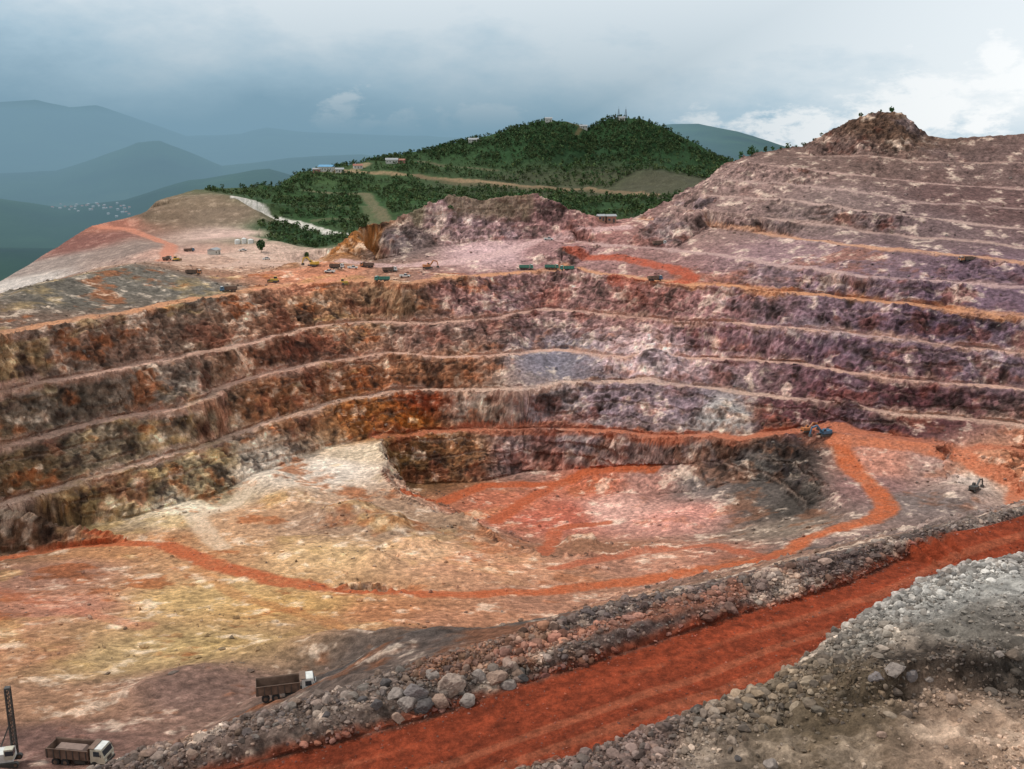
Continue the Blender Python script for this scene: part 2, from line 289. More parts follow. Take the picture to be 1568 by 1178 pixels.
st_=(noise(Xf/1.4,Yf/1.4,Zf/11,500)+.6*noise(Xf/3.5,Yf/3.5,Zf/20,501))*wall*mf
mm=(dist<700)
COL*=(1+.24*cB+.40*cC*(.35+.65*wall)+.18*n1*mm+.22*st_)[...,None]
mixc((196,168,150),wall*lm*.5*sst(.80,.93,fr)*np.clip(.7+1.5*cA,0,1)*mf)
NOTREE=np.zeros(X.shape,bool)
def paint(uv,w,col,s=.9,soft=.35,nt=False,zt=2.2):
    pl=[hit(u,v,Z0) for u,v in uv]; d,h=dline(pl,w+14 if nt else w)
    m=s*sst(w*.5*(1+soft),w*.5*(1-soft),d+w*.14*cB*2)
    if pl[0][1]<600: m=m*sst(.35,.16,slope)
    mixc(col,m*np.clip(.9+.5*cC,0,1))
    if nt: NOTREE[:]|=d<w*.5+3
for cl,w,col in BENCH:
    d,h=dline(cl[::2],w+3)
    m=.92*sst(w*.5+1.5,w*.5-.7,d+1.7*cB)*(np.abs(Zf-h)<2.4)*np.clip(.9+.8*cA+.5*cC,.25,1)
    mixc(col,m)
RD=(186,100,64)
paint([(150,830),(250,836),(330,866),(420,890),(530,905),(700,912),(850,905),(1000,885),(1180,858),(1230,828),(1330,800),(1362,780),(1340,750),(1300,715),(1282,676)],7,RD,1)
paint([(-20,862),(60,845),(150,830)],6,RD,.9)
paint([(620,755),(740,744),(850,742),(900,722),(1000,716)],6.5,(180,92,58),1)
paint([(1282,674),(1400,683),(1480,700),(1500,720),(1560,745),(1640,770)],7,(194,116,84),1)
paint([(760,800),(800,770),(850,745)],6,(180,92,60))
paint([(830,850),(850,810),(930,800)],5,(180,96,66))
paint([(1180,858),(1090,835),(960,850),(850,870)],5,(178,96,68),.8)
paint([(300,870),(380,920),(500,950),(560,1000)],4,(185,122,76),.5)
paint([(0,905),(100,935),(220,960)],5,(190,118,92),.5)
paint([(0,1010),(60,990),(100,950)],4,(196,150,112),.5)
paint([(340,840),(300,800),(350,775),(380,745)],6,(228,202,175),.7)
paint([(870,380),(960,397),(1030,411),(1062,428),(1010,441),(940,433)],6,(180,88,64))
paint([(520,400),(600,408),(700,402),(780,385),(830,368),(920,352),(960,348)],7,(212,174,168),.8)
paint([(560,408),(480,436),(400,445)],7,(210,140,110),.8)
paint([(250,400),(262,375),(200,352),(145,345)],9,(200,130,104),.9)
paint([(330,410),(390,400),(480,405)],10,(206,172,154),.8)
paint([(300,366),(360,360),(400,368)],10,(206,170,156),.8)
paint([(365,303),(395,320),(440,338),(480,350),(530,358)],12,(215,205,195),1,.2,True)
paint([(520,264),(600,266),(700,276),(800,285),(900,291),(1000,300)],13,(160,128,100),.85,.3,True)
paint([(640,270),(720,282),(850,289),(960,297)],16,(104,90,68),.7,.4,True)
paint([(470,292),(560,299),(700,307),(800,312)],12,(128,110,88),.75,.4,True)
paint([(450,315),(560,318),(640,322)],9,(110,104,78),.6,.4,True)
paint([(480,340),(560,338),(640,334)],7,(120,108,84),.6,.4,True)
paint([(560,250),(540,262),(500,262)],12,(165,138,110),.8,.3,True)
paint([(870,189),(890,198),(882,208)],5,(130,98,72),.6,.4,True)
paint([(640,248),(700,256),(760,262)],8,(118,100,80),.6,.4,True)
paint([(1200,492),(1300,512),(1400,528)],4,(180,156,158),.6)
paint([(770,1010),(880,975),(1000,945),(1130,905)],2.4,(176,108,82),.7)
# haul road
hr=np.array((143,64,40),np.float32)/255
e,_=dline(ROAD_IN,14);e2,_=dline(ROAD_OUT,14)
trk=(.98+.10*noise(Xf/9,Yf/9,Zf*0,601)+.09*noise(e/.9,Xf/90,Zf*0,602)+.10*fbm(Xf,Yf,Zf*0,3,4,605,gain=.7)+.09*n1+.10*n05)
ed=np.minimum(e,e2)
hm=haul*sst(.0,1.6,ed+.9*cB+.8)+(~haul)*sst(1.2,0,ed+1.1*cB)*.8
c=hr*trk[...,None]; COL[:]=COL*(1-hm[...,None])+c*hm[...,None]
mixc((176,116,88),haul*.35*sst(.1,.5,noise(e/1.3,Xf/60,Zf*0,620)+.5*cB))
# valley / far country
fo=fbm(Xf,Yf,Zf*0,420,5,700)
g=np.stack([.12+.10*fo,.23+.10*fo,.14+.05*fo],-1)
fld=(sst(.22,.4,fbm(Xf,Yf,Zf*0,500,3,720))*(Zf<-250))[...,None]
g=g*(1-fld*.35)+np.array([.36,.38,.28])*fld*.35
m=sst(1350,1700,dist)[...,None]*np.ones_like(g); COL[:]=COL*(1-m)+g*m
COL=np.clip(COL,.02,.95)
LIN=np.where(COL<.04045,COL/12.92,((COL+.055)/1.055)**2.4).astype(np.float32)
print('col',time.time()-T0)
# ---------------------------------------------------------------- mesh
me=bpy.data.meshes.new('terrain')
nv=NR*NC
me.vertices.add(nv);me.vertices.foreach_set('co',np.stack([Xd,Yd,Zd],-1).astype(np.float32).ravel())
idx=np.arange(nv,dtype=np.int32).reshape(NR,NC)
q=np.stack([idx[:-1,:-1],idx[:-1,1:],idx[1:,1:],idx[1:,:-1]],-1).reshape(-1,4)
me.loops.add(q.size);me.loops.foreach_set('vertex_index',q.ravel())
me.polygons.add(len(q));me.polygons.foreach_set('loop_start',np.arange(0,q.size,4,dtype=np.int32))
me.update(calc_edges=True);me.shade_flat()
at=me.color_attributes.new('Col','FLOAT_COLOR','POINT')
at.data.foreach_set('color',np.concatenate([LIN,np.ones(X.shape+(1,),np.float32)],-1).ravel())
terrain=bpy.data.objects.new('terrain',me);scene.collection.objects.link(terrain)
print('mesh',time.time()-T0)
# ---------------------------------------------------------------- materials
def mat(name,rgb,rough=.8,metal=0,var=.15,scale=2.0):
    m=bpy.data.materials.new(name);m.use_nodes=True;nt=m.node_tree;b=nt.nodes['Principled BSDF']
    b.inputs['Roughness'].default_value=rough;b.inputs['Metallic'].default_value=metal
    n=nt.nodes.new('ShaderNodeTexNoise');n.inputs['Scale'].default_value=scale;n.inputs['Detail'].default_value=5
    tc=nt.nodes.new('ShaderNodeTexCoord');nt.links.new(tc.outputs['Object'],n.inputs['Vector'])
    r=nt.nodes.new('ShaderNodeValToRGB');r.color_ramp.elements[0].position=.3;r.color_ramp.elements[1].position=.7
    r.color_ramp.elements[0].color=(*[c*(1-var) for c in rgb],1);r.color_ramp.elements[1].color=(*[min(1,c*(1+var)) for c in rgb],1)
    nt.links.new(n.outputs['Fac'],r.inputs[0]);nt.links.new(r.outputs[0],b.inputs['Base Color'])
    return m
def ground_mat():
    m=bpy.data.materials.new('mine_ground');m.use_nodes=True;nt=m.node_tree;b=nt.nodes['Principled BSDF']
    L=nt.links.new;b.inputs['Roughness'].default_value=.95;b.inputs['Specular IOR Level'].default_value=.1
    a=nt.nodes.new('ShaderNodeAttribute');a.attribute_name='Col'
    tc=nt.nodes.new('ShaderNodeTexCoord')
    def nz(sc,det,lo,hi,a0,a1):
        n=nt.nodes.new('ShaderNodeTexNoise');n.inputs['Scale'].default_value=sc;n.inputs['Detail'].default_value=det;n.inputs['Roughness'].default_value=.75
        L(tc.outputs['Object'],n.inputs['Vector'])
        r=nt.nodes.new('ShaderNodeMapRange');r.inputs[1].default_value=lo;r.inputs[2].default_value=hi;r.inputs[3].default_value=a0;r.inputs[4].default_value=a1
        L(n.outputs['Fac'],r.inputs[0]);return n,r
    n1,r1=nz(.9,6,.36,.64,.62,1.3);n2,r2=nz(3.5,4,.36,.64,.76,1.24)
    mu=nt.nodes.new('ShaderNodeMath');mu.operation='MULTIPLY';L(r1.outputs[0],mu.inputs[0]);L(r2.outputs[0],mu.inputs[1])
    vm=nt.nodes.new('ShaderNodeVectorMath');vm.operation='SCALE';L(a.outputs['Color'],vm.inputs[0]);L(mu.outputs[0],vm.inputs['Scale'])
    L(vm.outputs[0],b.inputs['Base Color'])
    bp=nt.nodes.new('ShaderNodeBump');bp.inputs['Strength'].default_value=.9;bp.inputs['Distance'].default_value=.5
    n3,_=nz(2.0,6,0,1,0,1);L(n3.outputs['Fac'],bp.inputs['Height']);L(bp.outputs[0],b.inputs['Normal'])
    return m
me.materials.append(ground_mat())
# ---------------------------------------------------------------- generic scattered meshes
def build_mesh(name,V,Fq,cols=None,material=None,k=3):
    m=bpy.data.meshes.new(name);m.vertices.add(len(V));m.vertices.foreach_set('co',V.astype(np.float32).ravel())
    m.loops.add(Fq.size);m.loops.foreach_set('vertex_index',Fq.astype(np.int32).ravel())
    m.polygons.add(len(Fq));m.polygons.foreach_set('loop_start',np.arange(0,Fq.size,k,dtype=np.int32));m.update(calc_edges=True);m.shade_flat()
    if cols is not None:
        a=m.color_attributes.new('Col','FLOAT_COLOR','POINT');a.data.foreach_set('color',np.concatenate([cols,np.ones((len(V),1))],1).astype(np.float32).ravel())
    if material: m.materials.append(material)
    o=bpy.data.objects.new(name,m);scene.collection.objects.link(o);return o
import bmesh
def ico(sub):
    bm=bmesh.new();bmesh.ops.create_icosphere(bm,subdivisions=sub,radius=1)
    v=np.array([x.co[:] for x in bm.verts]);f=np.array([[y.index for y in x.verts] for x in bm.faces]);bm.free();return v,f
def attrmat(name,rough=.9,trans=False,sc=3.0):
    m=bpy.data.materials.new(name);m.use_nodes=True;nt=m.node_tree;b=nt.nodes['Principled BSDF'];b.inputs['Roughness'].default_value=rough;b.inputs['Specular IOR Level'].default_value=.15
    a=nt.nodes.new('ShaderNodeAttribute');a.attribute_name='Col'
    tc=nt.nodes.new('ShaderNodeTexCoord');n=nt.nodes.new('ShaderNodeTexNoise');n.inputs['Scale'].default_value=sc;n.inputs['Detail'].default_value=5;nt.links.new(tc.outputs['Object'],n.inputs['Vector'])
    r=nt.nodes.new('ShaderNodeMapRange');r.inputs[1].default_value=.3;r.inputs[2].default_value=.7;r.inputs[3].default_value=.65;r.inputs[4].default_value=1.25;nt.links.new(n.outputs['Fac'],r.inputs[0])
    vm=nt.nodes.new('ShaderNodeVectorMath');vm.operation='SCALE';nt.links.new(a.outputs['Color'],vm.inputs[0]);nt.links.new(r.outputs[0],vm.inputs['Scale']);nt.links.new(vm.outputs[0],b.inputs['Base Color']);return m
rockmat=attrmat('rock')
area=(R*np.gradient(R))[:,None]*np.ones(NC)[None]
def scatter_idx(mask,n):
    p=(mask*area).ravel();p=p/p.sum();return np.searchsorted(np.cumsum(p),rng.random(n))
def angular(bv,n,kk=8):
    k=rng.standard_normal((n,kk,3));k/=np.linalg.norm(k,axis=-1,keepdims=True)
    dd=np.einsum('vc,nkc->nvk',bv,k);lim=.5+.35*rng.random((n,1,kk))
    return np.minimum(1,(lim/np.maximum(dd,.2)).min(-1))[...,None]
def rocks(name,ii,smin,smax,sub,pw=2.5,tint=1.0,pk=.3):
    bv,bf=ico(sub);n=len(ii);nvb=len(bv)
    s=smin+(smax-smin)*rng.random(n)**pw
    if sub==1: jit=1+.33*rng.standard_normal((n,nvb,1))
    else: jit=angular(bv,n)*1.25
    V=bv[None]*np.clip(jit,.4,1.7)*s[:,None,None]*(.55+.7*rng.random((n,1,3)))*np.array([1,1,.8])
    a=rng.random(n)*6.283;ca,sa=np.cos(a)[:,None],np.sin(a)[:,None]
    x=V[...,0]*ca-V[...,1]*sa;y=V[...,0]*sa+V[...,1]*ca
    jx=rng.standard_normal((n,1))*.12;jy=rng.standard_normal((n,1))*.12
    V=np.stack([x+Xd.ravel()[ii][:,None]+jx,y+Yd.ravel()[ii][:,None]+jy,V[...,2]+(Zd.ravel()[ii]+.12*s)[:,None]],-1)
    base=LIN.reshape(-1,3)[ii]
    c=base*(.45+1.3*rng.random((n,1))**1.4)*tint
    pal=np.array([[.34,.30,.26],[.24,.18,.15],[.08,.07,.06],[.28,.18,.12],[.16,.14,.14]])[rng.integers(0,5,n)]
    c=c*(1-pk)+pal*pk
    C=np.repeat(c[:,None],nvb,1).reshape(-1,3)
    Fq=(bf[None]+(np.arange(n)*nvb)[:,None,None]).reshape(-1,3)
    return build_mesh(name,V.reshape(-1,3),Fq,C,rockmat)
dB,_=dline(BERM_OUT,14)
m1=((berm&~haul)*(.25+1.6*sst(-.05,.25,cA))+(sst(7,0,dB)*(~haul))*.9)
rocks('rock_rubble',scatter_idx(m1,26000),.05,.26,1,2.5)
rocks('rock_rubble.001',scatter_idx(m1,2200),.18,.65,2,3)
mc,_=dline([P(*p) for p in MOUND],20)
lip,_=dline([P(1300,1075,45.6),P(1400,1040,43.6),P(1480,1035,43.2),P(1568,1035,43),P(1800,1035,42.5)],8)
mmk=((moundm|(mc<2.5))&(~haul|(mc<1.6))&(dist<150))*(.10+1.3*sst(0,.3,cA)+2.5*sst(8,1,mc)+1.8*sst(4,0,lip))
rocks('rock_rubble.002',scatter_idx(mmk,30000),.04,.24,1,2.2,1.1,.2)
rocks('rock_rubble.003',scatter_idx(mmk*(.3+sst(9,1,mc)),3200),.15,.6,2,2.2,1.15,.2)
wm=((dist>150)&(dist<620))*(sst(.0,.1,slope)*.35+.05+.9*(n9+.5*ng>.5))
rocks('rock_rubble.004',scatter_idx(wm,14000),.15,.8,1,5,.95)
rocks('road_gravel',scatter_idx(haul*(.15+sst(2.5,0,ed)),3500),.03,.14,1,3,1.1)
BO=[(690,1058,1.5),(760,1045,1.0),(640,1070,1.1),(625,1085,.9),(715,1078,.8),(590,1050,.6),(660,1040,.7),(800,1045,.5),(575,1085,.6),(735,1040,.7),(650,1088,.9),(675,1080,.8),(605,1070,.8),(1370,1030,.8),(1395,1040,.6),(1340,1045,.6),(1420,1050,.5),(610,1105,.6),(1530,1010,.4),(500,1100,.4),(860,1000,.4),(780,1052,.7),(555,1075,.5),(1180,1175,.5),(1350,1130,.35),(1130,1165,.3)]
bv,bf=ico(4)
for (u,v,s) in BO:
    p=hit(u,v,Zd);f=angular(bv,1,14)[0]
    V=bv*f*s*1.15*np.array([1.1,.85,.9]);V+=.02*s*rng.standard_normal((len(bv),1))*bv
    V=V+np.array([p[0],p[1],p[2]+s*.3])
    c=np.array(random.choice([(.26,.21,.18),(.30,.2,.15),(.08,.07,.065),(.18,.15,.14),(.10,.085,.08)]))
    if (u,v)==(690,1058): c=np.array((.33,.24,.19))
    build_mesh('boulder',V,bf,np.repeat(c[None],len(V),0),rockmat)
print('rocks',time.time()-T0)
# ---------------------------------------------------------------- trees
leafmat=attrmat('foliage',.8,sc=1.5)
def forest(name,pos,hmin,hmax,nl,lf=.2,tint=(.05,.09,.03)):
    n=len(pos);h=hmin+(hmax-hmin)*rng.random(n)**1.5
    d=rng.standard_normal((n,nl,3));d/=np.linalg.norm(d,axis=-1,keepdims=True)
    rad=(.5+.5*rng.random((n,nl,1)))
    c=d*rad*np.stack([h*.42,h*.42,h*.42],-1)[:,None]*(.7+.6*rng.random((n,1,3)));c[...,2]+=(h*.56)[:,None]
    sz=(h*lf)[:,None]*(.6+.8*rng.random((n,nl)))
    a=rng.standard_normal((n,nl,3));b2=rng.standard_normal((n,nl,3));a/=np.linalg.norm(a,axis=-1,keepdims=True);b2-=a*(a*b2).sum(-1,keepdims=True);b2/=np.linalg.norm(b2,axis=-1,keepdims=True)
    a=a*sz[...,None];b2=b2*sz[...,None]
    V=np.stack([c-a*.6,c-b2*.7,c+a,c+b2*.6],2)+pos[:,None,None]
    col=np.array(tint)*(.6+.8*rng.random((n,1,1,1)))*(.6+.8*rng.random((n,nl,1,1)))
    col=col*(1+.2*rng.standard_normal((n,1,1,1))*np.array([1,.2,.2]));C=np.clip(np.broadcast_to(col,V.shape),.01,.3).reshape(-1,3)
    Vl=V.reshape(-1,3);Fl=np.arange(len(Vl)).reshape(-1,4)
    offs=np.array([[1,0],[0,1],[-1,0],[0,-1]])
    segs=[((0,0,-.3),(0,0,.62),.028,.014),((0,0,.35),(.2,.08,.7),.014,.006),((0,0,.4),(-.16,-.14,.72),.014,.006)]
    Vt=[];Ft=[];cnt=0
    for A,B,r0,r1 in segs:
        ring0=np.array([[A[0]+o[0]*r0,A[1]+o[1]*r0,A[2]] for o in offs]);ring1=np.array([[B[0]+o[0]*r1,B[1]+o[1]*r1,B[2]] for o in offs])
        Vt.append(np.vstack([ring0,ring1]));Ft+= [[cnt+i,cnt+(i+1)%4,cnt+4+(i+1)%4,cnt+4+i] for i in range(4)];cnt+=8
    Vt=np.vstack(Vt);VT=(Vt[None]*h[:,None,None]+pos[:,None]).reshape(-1,3);FT=(np.array(Ft)[None]+(np.arange(n)*cnt)[:,None,None]).reshape(-1,4)+len(Vl)
    CT=np.broadcast_to(np.array([.08,.06,.04]),VT.shape)
    return build_mesh(name,np.vstack([Vl,VT]),np.vstack([Fl,FT]),np.vstack([C,CT]),leafmat,4)
green=(COL[...,1]>COL[...,0]*1.02)&(dist>600)&(dist<1480)&(Zd>-170)&(~NOTREE)&(X>-.31*Y)&((X>-.25*Y)|(dist>920))
low=(Z<-12)
ii=scatter_idx(green*(.3+1.2*(ftex>-.1))*np.where(low,.45,1.),22000)
pos=np.stack([Xd.ravel()[ii],Yd.ravel()[ii],Zd.ravel()[ii]],-1)
lo=pos[:,2]<-12
forest('forest_trees',pos[~lo],2.2,5,20,tint=(.052,.085,.03))
forest('forest_trees.001',pos[lo],2,5.5,20,tint=(.06,.095,.032))
sk=resample(SKY,1.4);sk=sk[(sk[:,0]>130)&(sk[:,0]<222)&(rng.random(len(sk))<.85)]
sk[:,1]+=rng.random(len(sk))*4-1;sk[:,2]-=.3
forest('ridge_shrubs',sk,1.6,4.2,40)
for (u,v,h) in [(400,388,9),(555,354,8),(432,332,7),(1150,240,6),(690,326,4),(470,400,5)]:
    p=hit(u,v,Zd);forest('broadleaf_tree',np.array([p]),h,h+.1,260,.09)
print('trees',time.time()-T0)
# ---------------------------------------------------------------- machines & buildings
M={k:mat(k,*a) for k,a in dict(cream_paint=((.50,.46,.36),.6),white_paint=((.62,.61,.57),.6),tyre_rubber=((.03,.03,.03),.9),dark_glass=((.03,.04,.05),.15),rusty_steel=((.16,.10,.07),.85,0,.4,1.2),dark_steel=((.06,.055,.05),.6),green_paint=((.05,.22,.16),.5),yellow_paint=((.6,.38,.06),.5),blue_paint=((.06,.14,.22),.5),orange_paint=((.42,.16,.06),.5),brick=((.32,.16,.11),.9),roof_tin=((.3,.3,.3),.5),blue_roof=((.1,.28,.45),.5),plaster=((.5,.47,.41),.9),dirt_load=((.22,.15,.12),.95),red_roof=((.30,.12,.08),.8),lamp_glass=((.7,.7,.6),.2)).items()}
class B:
    def __init__(s): s.v=[];s.f=[];s.m=[];s.ms=[]
    def mi(s,n):
        if n not in s.ms:s.ms.append(n)
        return s.ms.index(n)
    def hexa(s,c8,m):
        o=len(s.v);s.v+=c8
        for q in ((0,3,2,1),(4,5,6,7),(0,1,5,4),(1,2,6,5),(2,3,7,6),(3,0,4,7)): s.f.append([o+i for i in q]);s.m.append(s.mi(m))
    def box(s,x0,x1,y0,y1,z0,z1,m,tx0=0,tx1=0,ty=0):
        s.hexa([(x0,y0,z0),(x1,y0,z0),(x1,y1,z0),(x0,y1,z0),(x0+tx0,y0+ty,z1),(x1-tx1,y0+ty,z1),(x1-tx1,y1-ty,z1),(x0+tx0,y1-ty,z1)],m)
    def beam(s,a,b,w,m,w2=None):
        a=Vector(a);b=Vector(b);d=(b-a).normalized();up=Vector((0,0,1)) if abs(d.z)<.9 else Vector((1,0,0))
        p=d.cross(up).normalized();q=p.cross(d);w2=w2 or w
        s.hexa([tuple(a+p*i*w+q*j*w) for i,j in((-1,-1),(1,-1),(1,1),(-1,1))]+[tuple(b+p*i*w2+q*j*w2) for i,j in((-1,-1),(1,-1),(1,1),(-1,1))],m)
    def wheel(s,x,y,z,r,w,m='tyre_rubber',hub='rusty_steel',n=18):
        for (rr,ww,mm) in ((r,w,m),(r*.5,w+.06,hub)):
            o=len(s.v)
            for sg in(-1,1):
                for i in range(n): a=i*6.2832/n;s.v.append((x+rr*math.cos(a),y+sg*ww/2,z+rr*math.sin(a)))
            for i in range(n): j=(i+1)%n;s.f.append([o+i,o+j,o+n+j,o+n+i]);s.m.append(s.mi(mm))
            s.f.append([o+i for i in range(n)]);s.m.append(s.mi(mm));s.f.append([o+n+i for i in range(n)][::-1]);s.m.append(s.mi(mm))
    def done(s,name,loc,rot=0,scale=1):
        me=bpy.data.meshes.new(name);me.from_pydata(s.v,[],s.f);[me.materials.append(M[n]) for n in s.ms]
        me.polygons.foreach_set('material_index',s.m);bm=bmesh.new();bm.from_mesh(me);bmesh.ops.recalc_face_normals(bm,faces=bm.faces);bm.to_mesh(me);bm.free();me.shade_flat()
        o=bpy.data.objects.new(name,me);o.location=loc;o.rotation_euler=(0,0,rot);o.scale=(scale,)*3;scene.collection.objects.link(o);return o
def dump_truck(u,v,rot,paint='cream_paint',bed='rusty_steel',load=True,s=1,name='dump_truck'):
    b=B()
    b.box(-4,3.6,-.45,.45,.75,1.05,'dark_steel')
    for x in(-2.9,-1.55,2.6):
        for y in(-1,1): b.wheel(x,y,.55,.55,.42)
    b.box(2.05,4.0,-1.2,1.2,.85,1.75,paint);b.box(2.05,3.95,-1.18,1.18,1.75,2.75,paint,.0,.35,.08)
    b.box(3.7,3.93,-1.0,1.0,1.85,2.55,'dark_glass',-.1,.2);b.box(2.5,3.4,-1.215,1.215,1.85,2.5,'dark_glass',0,.1,.06)
    b.box(2.1,3.6,-1.0,1.0,2.752,2.83,'white_paint')
    b.box(4.0,4.12,-1.22,1.22,.6,.9,'dark_steel')
    for y in(-.85,.85): b.box(4.003,4.06,y-.17,y+.17,1.05,1.3,'lamp_glass')
    b.box(4.003,4.04,-.5,.5,1.0,1.5,'dark_steel')
    b.box(2.2,3.2,-1.25,-1.205,.55,.84,'dark_steel');b.box(2.2,3.2,1.205,1.25,.55,.84,'dark_steel')
    z0,z1=1.15,2.45
    b.box(-4.1,1.8,-1.2,1.2,z0,z0+.12,bed)
    for y in(-1.25,1.17): b.box(-4.1,1.8,y,y+.08,z0,z1,bed)
    b.box(1.72,1.8,-1.17,1.17,z0+.12,z1+.35,bed);b.box(-4.18,-4.1,-1.2,1.2,z0,z1-.1,bed)
    b.box(1.8,2.6,-1.15,1.15,2.86,2.93,bed)
    for x in np.linspace(-3.9,1.5,7):
        for y in(-1.33,1.25): b.box(x-.05,x+.05,y,y+.08,z0-.05,z1+.003,'dark_steel')
    for y in(-1.33,1.25): b.box(-4.15,1.82,y,y+.09,z1+.005,z1+.1,bed)
    b.box(-.3,1.2,-1.1,-.5,.5,.95,'dark_steel');b.box(-.3,1.2,.5,1.1,.5,.95,'dark_steel')
    for y in(-1.45,1.38): b.box(3.6,3.68,y,y+.07,1.9,2.35,'dark_steel');
    if load: b.box(-3.9,1.6,-1.1,1.1,z0+.13,z1-.15,'dirt_load',.9,.9,.45)
    return b.done(name,hit(u,v,Zd),rot,s)
def excavator(u,v,rot,paint='orange_paint',s=1):
    b=B()
    for y in(-1.2,1.2):
        b.box(-1.9,1.9,y-.3,y+.3,.15,.85,'dark_steel',.0,.0);b.wheel(-1.9,y,.5,.42,.58,'dark_steel');b.wheel(1.9,y,.5,.42,.58,'dark_steel')
    b.box(-1,1,-.9,.9,.4,1.0,'dark_steel');b.box(-2.3,1.2,-1.3,1.3,1.05,2.1,paint,.1,.1);b.box(-2.5,-1.6,-1.25,1.25,1.0,2.3,paint)
    b.box(.1,1.5,.35,1.3,2.1,3.0,paint,.1,.3,.05);b.box(.25,1.45,.3,1.33,2.2,2.85,'dark_glass',.1,.25,.02)
    b.beam((1,-.2,1.6),(3.3,-.2,4.2),.28,paint);b.beam((3.3,-.2,4.2),(5.2,-.2,3.6),.25,paint);b.beam((5.3,-.2,4.0),(6.1,-.2,1.3),.2,paint);b.beam((2.2,-.2,2.0),(3.2,-.2,3.7),.1,'dark_steel')
    b.box(5.4,6.5,-.8,.4,.3,1.3,'dark_steel',.0,.3)
    return b.done('excavator',hit(u,v,Zd),rot,s)
def bulldozer(u,v,rot,s=1):
    b=B()
    for y in(-1,1):
        b.box(-1.6,1.6,y-.28,y+.28,.1,.95,'dark_steel',.2,.2);b.wheel(-1.5,y,.5,.42,.54,'dark_steel');b.wheel(1.5,y,.5,.42,.54,'dark_steel')
    b.box(-.2,1.8,-.6,.6,.8,1.7,'yellow_paint',0,.1);b.box(-1.6,-.1,-.75,.75,.9,1.8,'yellow_paint');b.box(-1.3,-.1,-.65,.65,1.8,2.7,'dark_glass',.1,.1,.05);b.box(-1.4,0,-.75,.75,2.7,2.8,'yellow_paint')
    b.box(2.4,2.6,-1.7,1.7,.1,1.3,'rusty_steel',.1,-.1);b.beam((0,-1.35,.6),(2.4,-1.35,.5),.09,'yellow_paint');b.beam((0,1.35,.6),(2.4,1.35,.5),.09,'yellow_paint')
    return b.done('bulldozer',hit(u,v,Zd),rot,s)
def pickup(u,v,rot,paint='white_paint'):
    b=B()
    for x in(-1.5,1.6):
        for y in(-.8,.8): b.wheel(x,y,.38,.38,.26)
    b.box(-2.5,2.5,-.88,.88,.45,1.0,paint,.05,.1,.04);b.box(-.5,1.4,-.8,.8,1.0,1.65,'dark_glass',.25,.6,.12);b.box(-.2,.75,-.68,.68,1.652,1.7,paint);b.box(-2.4,-.55,-.84,-.76,1.0,1.25,paint);b.box(-2.4,-.55,.76,.84,1.0,1.25,paint);b.box(-2.5,-2.42,-.84,.84,1.0,1.25,paint)
    return b.done('pickup_truck',hit(u,v,Zd),rot)
def drill_rig(u,v):
    b=B()
    for y in(-.9,.9): b.box(-1.5,1.5,y-.22,y+.22,.1,.75,'dark_steel',.15,.15);b.wheel(-1.45,y,.42,.36,.42,'dark_steel');b.wheel(1.45,y,.42,.36,.42,'dark_steel')
    b.box(-1.9,1.2,-.9,.9,.8,1.9,'white_paint',.1,.1);b.box(.3,1.3,-1.0,-.1,1.2,2.5,'cream_paint');b.box(.4,1.33,-1.03,-.07,1.7,2.3,'dark_glass')
    for x in(.6,1.15):
        for y in(1.1,1.6): b.beam((x,y,.2),(x,y,9.2),.06,'dark_steel')
    for i in range(16):
        z=.4+i*.55
        for y in(1.1,1.6): b.beam((.6,y,z),(1.15,y,z+.5),.035,'dark_steel')
        for x in(.6,1.15): b.beam((x,1.1,z+.5),(x,1.6,z),.035,'dark_steel')
    b.box(.55,1.2,1.04,1.66,9.2,9.45,'dark_steel');b.beam((.87,1.35,.1),(.87,1.35,9.0),.05,'rusty_steel');b.box(.65,1.1,1.15,1.55,5.0,5.9,'rusty_steel');b.beam((-.5,.9,1.9),(.6,1.35,4.5),.07,'dark_steel')
    return b.done('drill_rig',hit(u,v,Zd),math.radians(12))
dump_truck(125,1168,math.radians(-8),s=.92)
drill_rig(8,1172)
dump_truck(440,1066,math.radians(14),'white_paint','rusty_steel',False,.9)
deg=math.radians
for (u,v,a,pn) in [(806,413,0,'green_paint'),(845,413,0,'green_paint'),(868,416,175,'green_paint'),(1003,432,20,'blue_paint'),(1010,377,10,'white_paint'),(597,417,20,'white_paint'),(562,410,160,'orange_paint'),(516,412,0,'white_paint'),(350,447,200,'blue_paint'),(290,386,30,'blue_paint'),(256,399,80,'white_paint'),(297,421,0,'orange_paint'),(585,432,180,'green_paint'),(1480,402,190,'orange_paint')]:
    dump_truck(u,v,deg(a),pn,pn if pn=='green_paint' else 'rusty_steel',True,.85)
excavator(1262,668,deg(200),'blue_paint',1.0);excavator(1235,662,deg(20),'orange_paint',.8);excavator(480,408,deg(160),'yellow_paint');excavator(1492,752,deg(40),'dark_steel',.8);excavator(655,412,deg(30),'orange_paint',.9)
bulldozer(527,437,deg(10));bulldozer(420,433,deg(170));bulldozer(270,400,deg(60))
for a in [(540,412,10),(505,418,170),(372,385,30),(620,425,5),(408,398,60),(840,368,0)]: pickup(*a[:2],deg(a[2]))
